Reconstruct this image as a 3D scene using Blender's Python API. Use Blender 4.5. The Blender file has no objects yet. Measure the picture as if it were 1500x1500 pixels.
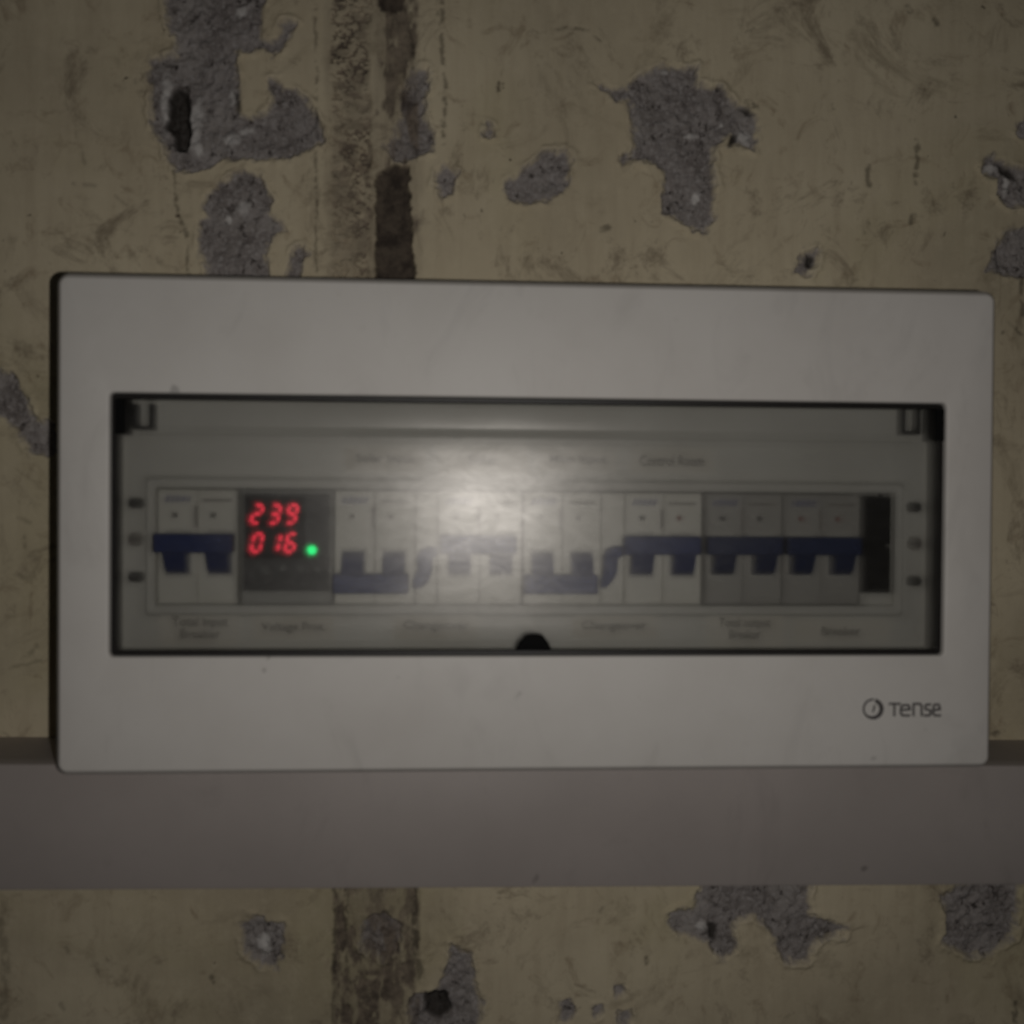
import bpy, bmesh, math, random
import numpy as np
from mathutils import Matrix, Vector

random.seed(4)
RNG = np.random.default_rng(11)
S = 0.001                       # everything below is laid out in millimetres
Z0 = 1500.0                     # height of the camera above the floor, mm
sc = bpy.context.scene

# ------------------------------------------------------------------ camera
FPX = 1500.0                    # focal length in photo pixels (1500 px frame)
YAW, PITCH, ZW = math.radians(3.4), math.radians(-0.7), 510.0   # camera to wall 510 mm
cam_d = bpy.data.cameras.new('camera')
cam = bpy.data.objects.new('camera', cam_d)
sc.collection.objects.link(cam)
cam_d.sensor_width = 36.0
cam_d.lens = 36.0
cam_d.clip_start = 0.01
cam_d.clip_end = 50.0
cam.location = (0, -ZW * S, Z0 * S)
cam.rotation_euler = (math.radians(90) + PITCH, 0, -YAW)
cam_d.dof.use_dof = True        # the phone focused behind the box: everything is a little soft
cam_d.dof.focus_distance = 0.75
cam_d.dof.aperture_fstop = 8.0
sc.camera = cam

# ------------------------------------------------------------------ world and lamp
world = bpy.data.worlds.new('World')
sc.world = world
world.use_nodes = True
bg = world.node_tree.nodes['Background']
bg.inputs[0].default_value = (0.9, 0.95, 1.0, 1)
bg.inputs[1].default_value = 0.006

flash_d = bpy.data.lights.new('phone_flash', 'AREA')
flash_d.shape = 'DISK'
flash_d.size = 0.009
flash_d.energy = 0.575
flash_d.color = (1.0, 0.965, 0.93)
flash = bpy.data.objects.new('phone_flash', flash_d)
sc.collection.objects.link(flash)
flash.location = (0.028, -0.512, (Z0 - 6) * S)
flash.rotation_euler = (math.radians(90), 0, 0)

sc.view_settings.view_transform = 'Standard'
sc.view_settings.look = 'None'
sc.view_settings.exposure = 0.0
sc.view_settings.gamma = 1.0
sc.view_settings.use_curve_mapping = False
sc.render.engine = 'CYCLES'
sc.cycles.use_denoising = True
sc.cycles.caustics_reflective = False
sc.cycles.caustics_refractive = False
sc.cycles.sample_clamp_indirect = 2.0
sc.cycles.transparent_max_bounces = 16
sc.cycles.max_bounces = 10

# ------------------------------------------------------------------ layout helpers
def photo_ray(px, py):
    d = np.array([(px - 750) / FPX, 1.0, -(py - 750) / FPX])
    c, s = math.cos(PITCH), math.sin(PITCH)
    d = np.array([d[0], c * d[1] - s * d[2], s * d[1] + c * d[2]])
    c, s = math.cos(-YAW), math.sin(-YAW)
    return np.array([c * d[0] - s * d[1], s * d[0] + c * d[1], d[2]])

def at(px, py, depth):
    """point (x, z) in mm on the plane `depth` mm in front of the wall, measured from the photograph"""
    d = photo_ray(px, py)
    t = (ZW - depth) / d[1]
    return d[0] * t, d[2] * t

BX, BZ, BR = 37.3, -12.1, math.radians(0.42)      # box centre and its slight tilt
def uv(px, py, depth):
    """the same, in the box's own tilted axes"""
    x, z = at(px, py, depth)
    x -= BX; z -= BZ
    c, s = math.cos(BR), math.sin(BR)
    return x * c - z * s, x * s + z * c
def U(px, depth, py=800): return uv(px, py, depth)[0]
def V(py, depth, px=750): return uv(px, py, depth)[1]

COL = sc.collection
def link(name, mesh, mats, parent=None):
    o = bpy.data.objects.new(name, mesh)
    COL.objects.link(o)
    for m in (mats if isinstance(mats, (list, tuple)) else [mats]):
        mesh.materials.append(m)
    if parent: o.parent = parent
    return o

def thing(name, label, cat, u, v, d, group=None):
    """an Empty fixed in the box's axes: u right, v up, d out from the wall (mm)"""
    o = bpy.data.objects.new(name, None)
    COL.objects.link(o)
    o.empty_display_size = 0.01
    c, s = math.cos(BR), math.sin(BR)
    o.location = ((BX + u * c + v * s) * S, -d * S, (Z0 + BZ - u * s + v * c) * S)
    o.rotation_euler = (0, BR, 0)
    o['label'] = label; o['category'] = cat
    if group: o['group'] = group
    return o

class MB:
    """mesh builder, local coordinates (u, v, d) in mm -> (x, z, -y)"""
    def __init__(s): s.v = []; s.f = []; s.m = []
    def pts(s, L):
        b = len(s.v); s.v += [(p[0] * S, -p[2] * S, p[1] * S) for p in L]; return b
    def face(s, idx, m=0): s.f.append(tuple(idx)); s.m.append(m)
    def loops(s, loops, cap0=False, cap1=False, m=0):
        n = len(loops[0]); bs = [s.pts(l) for l in loops]
        for a, b in zip(bs, bs[1:]):
            for i in range(n):
                j = (i + 1) % n
                s.face((a + i, a + j, b + j, b + i), m)
        if cap0: s.face([bs[0] + i for i in range(n)][::-1], m)
        if cap1: s.face([bs[-1] + i for i in range(n)], m)
    def slab(s, outline, d0, d1, bev=0.4, m=0):
        """outline (u,v) ccw, from depth d0 (back) to d1 (front) with a rounded front edge"""
        o1 = inset(outline, bev * 0.3); o2 = inset(outline, bev)
        s.loops([[(u, v, d0) for u, v in outline], [(u, v, d1 - bev) for u, v in outline],
                 [(u, v, d1 - bev * 0.3) for u, v in o1], [(u, v, d1) for u, v in o2]], True, True, m)
    def box(s, u0, u1, v0, v1, d0, d1, bev=0.4, r=0.0, m=0):
        s.slab(rrect(u0, u1, v0, v1, r) if r else [(u0, v0), (u1, v0), (u1, v1), (u0, v1)], d0, d1, bev, m)
    def prism(s, prof, u0, u1, m=0):
        """profile of (v, d) extruded along u"""
        s.loops([[(u0, v, d) for v, d in prof], [(u1, v, d) for v, d in prof]], True, True, m)
    def disc(s, u, v, r, d, n=20, m=0):
        b = s.pts([(u + r * math.cos(2 * math.pi * i / n), v + r * math.sin(2 * math.pi * i / n), d) for i in range(n)])
        s.face(range(b, b + n), m)
    def build(s, name, mats, parent=None, smooth=False, recalc=True):
        me = bpy.data.meshes.new(name)
        me.from_pydata(s.v, [], s.f)
        me.polygons.foreach_set('material_index', s.m)
        if recalc:
            bm = bmesh.new(); bm.from_mesh(me)
            bmesh.ops.recalc_face_normals(bm, faces=bm.faces)
            bm.to_mesh(me); bm.free()
        if smooth:
            me.polygons.foreach_set('use_smooth', [True] * len(me.polygons))
            me.set_sharp_from_angle(angle=math.radians(35))
        me.update()
        return link(name, me, mats, parent)

def rrect(u0, u1, v0, v1, r, n=6):
    out = []
    for cx, cy, a0 in ((u1 - r, v0 + r, -90), (u1 - r, v1 - r, 0), (u0 + r, v1 - r, 90), (u0 + r, v0 + r, 180)):
        for i in range(n + 1):
            a = math.radians(a0 + 90 * i / n)
            out.append((cx + r * math.cos(a), cy + r * math.sin(a)))
    return out

def inset(poly, t):
    n = len(poly); out = []
    for i in range(n):
        p0, p1, p2 = poly[i - 1], poly[i], poly[(i + 1) % n]
        a = (p1[0] - p0[0], p1[1] - p0[1]); b = (p2[0] - p1[0], p2[1] - p1[1])
        la = math.hypot(*a) or 1e-9; lb = math.hypot(*b) or 1e-9
        n1 = (-a[1] / la, a[0] / la); n2 = (-b[1] / lb, b[0] / lb)
        mx, my = n1[0] + n2[0], n1[1] + n2[1]
        k = max(mx * n1[0] + my * n1[1], 0.35)
        out.append((p1[0] + mx * t / k, p1[1] + my * t / k))
    return out

# ------------------------------------------------------------------ materials
def nt(name):
    m = bpy.data.materials.new(name); m.use_nodes = True
    t = m.node_tree
    return m, t, t.nodes['Principled BSDF']

def noise(t, scale, detail=4, rough=0.55, coord=None, dist=0.0):
    n = t.nodes.new('ShaderNodeTexNoise')
    n.inputs['Scale'].default_value = scale
    n.inputs['Detail'].default_value = detail
    n.inputs['Roughness'].default_value = rough
    n.inputs['Distortion'].default_value = dist
    t.links.new(coord, n.inputs['Vector'])
    return n.outputs['Fac']

def ramp(t, src, a, b, ca=(0, 0, 0, 1), cb=(1, 1, 1, 1)):
    r = t.nodes.new('ShaderNodeValToRGB')
    r.color_ramp.elements[0].position = a; r.color_ramp.elements[0].color = ca
    r.color_ramp.elements[1].position = b; r.color_ramp.elements[1].color = cb
    t.links.new(src, r.inputs[0])
    return r.outputs[0]

def mixc(t, fac, a, b):
    m = t.nodes.new('ShaderNodeMix'); m.data_type = 'RGBA'
    for k, x in ((0, fac), (6, a), (7, b)):
        if hasattr(x, 'links') or hasattr(x, 'is_linked'): t.links.new(x, m.inputs[k])
        elif k == 0: m.inputs[0].default_value = x
        else: m.inputs[k].default_value = (*x, 1)
    return m.outputs[2]

def maths(t, op, a, b):
    m = t.nodes.new('ShaderNodeMath'); m.operation = op
    for k, x in ((0, a), (1, b)):
        if hasattr(x, 'is_linked'): t.links.new(x, m.inputs[k])
        else: m.inputs[k].default_value = x
    return m.outputs[0]

def objco(t):
    return t.nodes.new('ShaderNodeTexCoord').outputs['Object']

def bump(t, p, h, strength, dist):
    b = t.nodes.new('ShaderNodeBump')
    b.inputs['Strength'].default_value = strength
    b.inputs['Distance'].default_value = dist
    t.links.new(h, b.inputs['Height'])
    t.links.new(b.outputs[0], p.inputs['Normal'])

def plastic(name, col, dirt, rough=0.45, dirt_amt=0.5, scale=30, spec=0.4, grime=0.0):
    m, t, p = nt(name)
    c = objco(t)
    a = ramp(t, noise(t, scale, 6, 0.6, c), 0.42, 0.78)
    b = ramp(t, noise(t, scale * 9, 3, 0.6, c), 0.62, 0.8)
    k = maths(t, 'MULTIPLY', maths(t, 'MAXIMUM', a, maths(t, 'MULTIPLY', b, 0.6)), dirt_amt)
    cc = mixc(t, k, col, dirt)
    if grime:      # hand smears, rub marks and fly specks
        mp = t.nodes.new('ShaderNodeMapping'); mp.inputs['Scale'].default_value = (1.0, 1.0, 0.45); mp.inputs['Rotation'].default_value = (0, 0.5, 0)
        t.links.new(c, mp.inputs[0])
        s1 = ramp(t, noise(t, 26, 8, 0.68, mp.outputs[0], 1.5), 0.55, 0.72)
        cc = mixc(t, maths(t, 'MULTIPLY', s1, grime), cc, tuple(x * 0.62 for x in col))
        s2 = ramp(t, noise(t, 75, 2, 0.4, c), 0.735, 0.765)
        cc = mixc(t, maths(t, 'MULTIPLY', s2, min(1.0, grime * 1.6)), cc, tuple(x * 0.3 for x in col))
        s3 = ramp(t, noise(t, 5, 3, 0.5, c), 0.4, 0.7)
        cc = mixc(t, maths(t, 'MULTIPLY', s3, grime * 0.6), cc, (col[0] * 0.86, col[1] * 0.80, col[2] * 0.80))
    t.links.new(cc, p.inputs['Base Color'])
    p.inputs['Roughness'].default_value = rough
    p.inputs['Specular IOR Level'].default_value = spec
    bump(t, p, noise(t, 2500, 2, 0.5, c), 0.15, 0.0002)
    return m

M_COVER = plastic('white_abs', (0.725, 0.695, 0.648), (0.52, 0.48, 0.43), 0.5, 0.4, 14, 0.4, 0.30)
M_BACK = plastic('box_body', (0.55, 0.54, 0.51), (0.4, 0.38, 0.34), 0.55)
M_PANEL = plastic('inner_panel_plastic', (0.78, 0.77, 0.725), (0.56, 0.54, 0.49), 0.5, 0.55, 22)
M_BREAK = plastic('breaker_ivory', (0.84, 0.825, 0.76), (0.62, 0.60, 0.53), 0.45, 0.45, 60)
M_SLOT = plastic('lever_slot_grey', (0.58, 0.57, 0.53), (0.45, 0.43, 0.40), 0.5, 0.4, 60)
M_GREY = plastic('breaker_grey', (0.46, 0.45, 0.425), (0.35, 0.33, 0.305), 0.45, 0.4, 60)
M_NAVY = plastic('toggle_navy', (0.009, 0.026, 0.14), (0.014, 0.029, 0.12), 0.45, 0.4, 90, 0.2)
M_NAVYD = plastic('toggle_dark_navy', (0.008, 0.020, 0.085), (0.012, 0.024, 0.08), 0.45, 0.4, 90, 0.2)
M_BLACK = plastic('black_plastic', (0.005, 0.005, 0.005), (0.009, 0.008, 0.008), 0.8, 0.4, 30, 0.1)
M_RIM = plastic('edge_gap_shade', (0.012, 0.010, 0.009), (0.02, 0.018, 0.016), 0.45, 0.4)
M_METER = plastic('meter_face', (0.015, 0.015, 0.017), (0.026, 0.026, 0.027), 0.5, 0.5, 60)
M_METERB = plastic('meter_body', (0.42, 0.42, 0.40), (0.3, 0.3, 0.28), 0.5, 0.5, 60)
M_BTN = plastic('meter_button', (0.075, 0.08, 0.08), (0.05, 0.05, 0.05), 0.4, 0.4)
M_INK = plastic('black_ink', (0.02, 0.018, 0.016), (0.05, 0.045, 0.04), 0.6, 0.5, 200)
M_LOGO = plastic('logo_ink', (0.085, 0.078, 0.076), (0.17, 0.16, 0.155), 0.5, 0.6, 300)
M_BINK = plastic('blue_ink', (0.10, 0.11, 0.26), (0.16, 0.17, 0.28), 0.6, 0.4, 200)
M_GINK = plastic('grey_ink', (0.26, 0.24, 0.22), (0.34, 0.32, 0.29), 0.6, 0.4, 200)
M_RINK = plastic('red_ink', (0.22, 0.05, 0.04), (0.25, 0.09, 0.08), 0.6, 0.4, 200)
M_PAPER = plastic('label_paper', (0.84, 0.81, 0.74), (0.62, 0.57, 0.48), 0.8, 0.6, 50, 0.2)
M_SCREW = plastic('screw_hole_shade', (0.012, 0.011, 0.010), (0.02, 0.02, 0.02), 0.5, 0.4)  # near-black, paints the shade inside holes and the screw slot
M_STEEL = plastic('screw_steel', (0.30, 0.28, 0.26), (0.2, 0.18, 0.16), 0.4, 0.5)
M_PVC = plastic('trunking_pvc', (0.395, 0.352, 0.326), (0.285, 0.254, 0.234), 0.55, 0.5, 11, 0.4, 0.32)

def emit(name, col, strength):
    m, t, p = nt(name)
    p.inputs['Base Color'].default_value = (*[c * 0.2 for c in col], 1)
    p.inputs['Emission Color'].default_value = (*col, 1)
    p.inputs['Emission Strength'].default_value = strength
    return m
M_RED = emit('led_red', (1.0, 0.030, 0.065), 0.92)
M_GREEN = emit('led_green', (0.012, 1.0, 0.24), 1.1)

def lid_material():
    m = bpy.data.materials.new('smoked_lid'); m.use_nodes = True
    t = m.node_tree; N = t.nodes; L = t.links
    N.remove(N['Principled BSDF'])
    c = objco(t)
    tint = (0.985, 0.98, 0.96, 1)
    tr = N.new('ShaderNodeBsdfTransparent'); tr.inputs[0].default_value = tint
    rf = N.new('ShaderNodeBsdfRefraction'); rf.inputs[0].default_value = tint
    rf.inputs['Roughness'].default_value = 0.62; rf.inputs['IOR'].default_value = 1.38
    a = N.new('ShaderNodeMixShader'); a.inputs[0].default_value = 0.56
    L.new(tr.outputs[0], a.inputs[1]); L.new(rf.outputs[0], a.inputs[2])
    # film of dust and wiped smears on the plastic
    mp = N.new('ShaderNodeMapping'); mp.inputs['Scale'].default_value = (1.0, 1.0, 2.2)
    L.new(c, mp.inputs[0])
    sm = ramp(t, noise(t, 16, 6, 0.62, mp.outputs[0], 0.6), 0.32, 0.75)
    df = N.new('ShaderNodeBsdfDiffuse'); df.inputs[0].default_value = (0.62, 0.58, 0.52, 1)
    b = N.new('ShaderNodeMixShader')
    L.new(maths(t, 'ADD', maths(t, 'MULTIPLY', sm, 0.020), 0.002), b.inputs[0])
    L.new(a.outputs[0], b.inputs[1]); L.new(df.outputs[0], b.inputs[2])
    prev = b
    for rough, fac in ((0.42, 0.012), (0.295, 0.050)):
        g = N.new('ShaderNodeBsdfGlossy'); g.inputs['Roughness'].default_value = rough
        g.inputs[0].default_value = (1, 0.96, 0.91, 1)
        x = N.new('ShaderNodeMixShader')
        L.new(maths(t, 'MULTIPLY', maths(t, 'ADD', maths(t, 'MULTIPLY', maths(t, 'ADD', sm, maths(t, 'MULTIPLY', ramp(t, noise(t, 60, 8, 0.75, mp.outputs[0], 1.5), 0.42, 0.66), 0.8)), 0.42), 0.66), fac), x.inputs[0])
        L.new(prev.outputs[0], x.inputs[1]); L.new(g.outputs[0], x.inputs[2])
        prev = x
    L.new(prev.outputs[0], N['Material Output'].inputs[0])
    m2 = bpy.data.materials.new('smoked_lid_back'); m2.use_nodes = True
    t2 = m2.node_tree; t2.nodes.remove(t2.nodes['Principled BSDF'])
    tr2 = t2.nodes.new('ShaderNodeBsdfTransparent'); tr2.inputs[0].default_value = (0.98, 0.98, 0.97, 1)
    t2.links.new(tr2.outputs[0], t2.nodes['Material Output'].inputs[0])
    return m, m2
M_LID, M_LID2 = lid_material()

# ------------------------------------------------------------------ wall
def wall_material():
    m, t, p = nt('peeling_painted_wall')
    N, L = t.nodes, t.links
    c = objco(t)
    A = N.new('ShaderNodeAttribute'); A.attribute_name = 'wear_pit_shade'
    sp = N.new('ShaderNodeSeparateColor'); L.new(A.outputs['Color'], sp.inputs[0])
    cem, brn, drk = sp.outputs[0], sp.outputs[1], sp.outputs[2]
    Wt = N.new('ShaderNodeAttribute'); Wt.attribute_name = 'plaster'
    # old yellowed paint: large stains, vertical wiping, brush grain, specks
    p1 = mixc(t, ramp(t, noise(t, 7, 5, 0.55, c), 0.35, 0.68), (0.715, 0.625, 0.445), (0.545, 0.465, 0.325))
    p1 = mixc(t, maths(t, 'MULTIPLY', ramp(t, noise(t, 4.2, 4, 0.6, c, 0.8), 0.52, 0.72), 0.7), p1, (0.48, 0.425, 0.245))
    mv = N.new('ShaderNodeMapping'); mv.inputs['Scale'].default_value = (1.0, 1.0, 0.12); L.new(c, mv.inputs[0])
    p1 = mixc(t, maths(t, 'MULTIPLY', ramp(t, noise(t, 120, 5, 0.65, mv.outputs[0]), 0.45, 0.75), 0.27), p1, (0.34, 0.26, 0.17))
    mh = N.new('ShaderNodeMapping'); mh.inputs['Scale'].default_value = (0.15, 1.0, 1.0); L.new(c, mh.inputs[0])
    p1 = mixc(t, maths(t, 'MULTIPLY', ramp(t, noise(t, 260, 3, 0.6, mh.outputs[0]), 0.45, 0.75), 0.18), p1, (0.66, 0.57, 0.39))
    p1 = mixc(t, maths(t, 'MULTIPLY', ramp(t, noise(t, 55, 6, 0.7, c, 1.2), 0.56, 0.72), 0.7), p1, (0.30, 0.225, 0.145))
    p1 = mixc(t, maths(t, 'MULTIPLY', ramp(t, noise(t, 13, 8, 0.72, c, 2.0), 0.54, 0.70), 0.75), p1, (0.30, 0.245, 0.165))
    p1 = mixc(t, ramp(t, noise(t, 150, 2, 0.5, c), 0.735, 0.78), p1, (0.06, 0.05, 0.035))
    p1 = mixc(t, maths(t, 'MULTIPLY', ramp(t, noise(t, 3.1, 6, 0.65, c, 0.5), 0.50, 0.70), 0.6), p1, (0.33, 0.285, 0.205))
    p1 = mixc(t, maths(t, 'MULTIPLY', ramp(t, noise(t, 24, 9, 0.78, c, 0.8), 0.55, 0.66), 0.75), p1, (0.25, 0.20, 0.14))
    p1 = mixc(t, ramp(t, noise(t, 62, 3, 0.6, c), 0.715, 0.76), p1, (0.12, 0.095, 0.065))
    p1 = mixc(t, maths(t, 'MULTIPLY', ramp(t, noise(t, 85, 8, 0.8, c), 0.50, 0.68), 0.35), p1, (0.74, 0.65, 0.47))
    # cement render under the paint
    ce = mixc(t, ramp(t, noise(t, 60, 7, 0.75, c, 0.6), 0.36, 0.62), (0.37, 0.335, 0.318), (0.185, 0.162, 0.150))
    ce = mixc(t, maths(t, 'MULTIPLY', ramp(t, noise(t, 28, 5, 0.6, c), 0.48, 0.66), 0.7), ce, (0.41, 0.375, 0.345))
    ce = mixc(t, ramp(t, noise(t, 420, 3, 0.7, c), 0.48, 0.7), ce, (0.43, 0.40, 0.385))
    ce = mixc(t, ramp(t, noise(t, 230, 3, 0.65, c), 0.58, 0.70), ce, (0.085, 0.073, 0.066))
    br = mixc(t, ramp(t, noise(t, 140, 5, 0.7, c), 0.38, 0.62), (0.082, 0.063, 0.052), (0.245, 0.195, 0.148))
    col = mixc(t, cem, p1, ce)
    col = mixc(t, brn, col, br)
    col = mixc(t, Wt.outputs['Fac'], col, (0.66, 0.63, 0.60))
    col = mixc(t, drk, col, (0.028, 0.023, 0.018))  # near-black painted into pits and slot as recess shade, also darkens cracks
    L.new(col, p.inputs['Base Color'])
    p.inputs['Roughness'].default_value = 0.8
    p.inputs['Specular IOR Level'].default_value = 0.15
    h = maths(t, 'ADD', maths(t, 'MULTIPLY', noise(t, 500, 5, 0.65, c), maths(t, 'ADD', maths(t, 'MULTIPLY', cem, 1.6), 0.25)),
              maths(t, 'MULTIPLY', noise(t, 45, 4, 0.5, c), 0.8))
    bump(t, p, h, 0.6, 0.0009)
    return m

def vnoise(x, y, cell, octaves=4, seed=0, rough=0.5):
    """smooth value noise in -1..1 on arrays"""
    out = np.zeros_like(x); amp = 1.0; tot = 0
    for o in range(octaves):
        r = np.random.default_rng(seed * 101 + o)
        g = r.random((256, 256)) * 2 - 1
        fx, fy = x / cell + 17.3 * o, y / cell + 5.1 * o
        ix, iy = np.floor(fx).astype(int), np.floor(fy).astype(int)
        tx, ty = fx - ix, fy - iy
        tx = tx * tx * (3 - 2 * tx); ty = ty * ty * (3 - 2 * ty)
        a, b = ix % 256, iy % 256; a1, b1 = (ix + 1) % 256, (iy + 1) % 256
        out += amp * ((g[a, b] * (1 - tx) + g[a1, b] * tx) * (1 - ty) + (g[a, b1] * (1 - tx) + g[a1, b1] * tx) * ty)
        tot += amp; amp *= rough; cell *= 0.5
    return out / tot

def poly_sd(px, py, poly):
    """signed distance, positive inside"""
    P = np.array(poly, float); n = len(P)
    d = np.full(px.shape, 1e18); ins = np.zeros(px.shape, bool)
    for i in range(n):
        ax, ay = P[i]; bx, by = P[(i + 1) % n]
        ex, ey = bx - ax, by - ay
        t = np.clip(((px - ax) * ex + (py - ay) * ey) / (ex * ex + ey * ey + 1e-9), 0, 1)
        d = np.minimum(d, (px - ax - t * ex) ** 2 + (py - ay - t * ey) ** 2)
        cond = ((ay > py) != (by > py)) & (px < (bx - ax) * (py - ay) / ((by - ay) or 1e-9) + ax)
        ins ^= cond
    d = np.sqrt(d)
    return np.where(ins, d, -d)

def crop(L, x0, y0, k): return [(x0 + a * k, y0 + b * k) for a, b in L]
K6 = 0.3067
CEMENT = [
    crop([(130, -60), (135, 100), (150, 170), (195, 185), (190, 270), (80, 270), (60, 330), (60, 480), (80, 620), (130, 680), (150, 780), (240, 820), (340, 800), (400, 760), (550, 765), (740, 760), (900, 670), (880, 580), (820, 490), (760, 430), (700, 420), (660, 370), (640, 380), (640, 520), (600, 540), (540, 560), (500, 540), (480, 440), (470, 300), (490, 250), (600, 235), (660, 265), (720, 200), (760, 100), (700, 95), (680, 170), (640, 200), (600, 190), (590, 110), (615, -60)], 200, 0, K6),
    crop([(330, 920), (380, 880), (500, 820), (590, 830), (600, 900), (640, 960), (640, 1020), (690, 1060), (710, 1110), (640, 1130), (620, 1180), (640, 1420), (320, 1420), (330, 1250), (285, 1130), (290, 1050), (340, 1040), (310, 970)], 200, 0, K6),
    crop([(750, 1190), (790, 1170), (830, 1220), (790, 1250), (770, 1330), (715, 1330), (730, 1250)], 200, 0, K6),
    crop([(1300, 340), (1380, 320), (1390, 400), (1370, 540), (1420, 640), (1420, 720), (1330, 750), (1230, 780), (1180, 690), (1240, 650), (1260, 560), (1270, 440)], 200, 0, K6),
    [(640, 250), (655, 240), (668, 252), (662, 280), (648, 290), (636, 275)],
    [(708, 190), (715, 182), (723, 188), (720, 197), (711, 197)],
    [(742, 265), (775, 240), (800, 222), (832, 220), (838, 235), (830, 275), (805, 295), (770, 297), (745, 290)],
    crop([(60, 300), (130, 310), (220, 340), (300, 330), (350, 270), (440, 220), (560, 180), (680, 200), (740, 220), (800, 210), (790, 330), (960, 330), (1030, 390), (1100, 480), (1180, 490), (1250, 540), (1250, 640), (1230, 800), (1170, 770), (1050, 780), (1060, 700), (940, 780), (920, 900), (940, 1050), (920, 1270), (880, 1400), (840, 1400), (700, 1330), (570, 1250), (560, 1100), (560, 950), (500, 890), (400, 860), (330, 880), (290, 940), (250, 890), (250, 840), (330, 830), (340, 700), (330, 560), (310, 430), (230, 430), (150, 360)], 860, 60, 0.2),
    [(1438, 235), (1455, 228), (1480, 245), (1530, 250), (1530, 302), (1480, 300), (1465, 285), (1462, 262), (1442, 258)],
    [(1490, 180), (1502, 172), (1515, 185), (1505, 205), (1492, 202)],
    [(1520, 330), (1475, 335), (1455, 360), (1452, 385), (1440, 400), (1520, 405)],
    [(1175, 370), (1200, 362), (1198, 385), (1185, 405), (1168, 400)],
    [(-20, 540), (18, 548), (35, 575), (45, 610), (80, 622), (80, 668), (45, 665), (25, 630), (-20, 600)],
    [(355, 1350), (375, 1342), (415, 1352), (418, 1390), (405, 1420), (380, 1420), (358, 1395)],
    [(1030, 1270), (1185, 1270), (1185, 1340), (1240, 1360), (1235, 1372), (1200, 1375), (1180, 1410), (1150, 1412), (1140, 1385), (1125, 1355), (1100, 1345), (1075, 1355), (1080, 1390), (1060, 1405), (1035, 1380), (1000, 1370), (975, 1350), (985, 1335), (1020, 1330)],
    [(1380, 1310), (1420, 1290), (1495, 1290), (1490, 1370), (1450, 1400), (1420, 1400), (1380, 1385), (1390, 1350)],
    [(600, 1460), (640, 1450), (655, 1420), (660, 1385), (690, 1400), (700, 1450), (710, 1470), (700, 1530), (600, 1530)],
    [(818, 1470), (832, 1462), (845, 1480), (838, 1500), (820, 1500)],
    [(898, 1445), (910, 1440), (914, 1455), (902, 1460)], [(905, 1480), (922, 1478), (930, 1495), (912, 1505)],
    [(866, 1475), (878, 1473), (880, 1486), (868, 1488)],
    [(530, 1350), (560, 1338), (588, 1355), (585, 1395), (560, 1405), (530, 1390)],
]
PIT = [   # polygon, depth mm
    (crop([(150, 470), (180, 400), (240, 430), (250, 560), (265, 640), (240, 720), (180, 710), (165, 620), (120, 600), (155, 560)], 200, 0, K6), 7.0),
    (crop([(1060, 690), (1110, 690), (1110, 730), (1060, 770), (1035, 770)], 860, 60, 0.2), 3.0),
    (crop([(1130, 490), (1200, 500), (1230, 540), (1170, 545)], 860, 60, 0.2), 2.0),
    ([(1038, 1352), (1052, 1358), (1050, 1378), (1040, 1374)], 2.5),
    ([(622, 1458), (655, 1452), (662, 1480), (640, 1496), (622, 1486)], 5.0),
    ([(1182, 372), (1194, 376), (1190, 392), (1180, 388)], 2.5),
    ([(1462, 238), (1482, 248), (1496, 262), (1484, 262), (1470, 256)], 2.5),
    ([(340, 132), (346, 136), (352, 160), (348, 168)], 2.0),
]
WHITE = [(243, 150, 8, 45), (285, 180, 12, 42), (340, 143, 6, 12), (337, 203, 11, 9), (358, 192, 13, 6), (292, 214, 8, 12), (357, 303, 10, 10), (334, 320, 7, 6), (385, 1385, 8, 20), (1027, 1356, 8, 7), (1453, 247, 10, 9), (1478, 272, 5, 16), (1062, 180, 4, 4), (1012, 198, 11, 4), (1018, 288, 5, 13), (975, 104, 6, 4), (355, 15, 8, 8), (1092, 203, 9, 8)]
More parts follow.
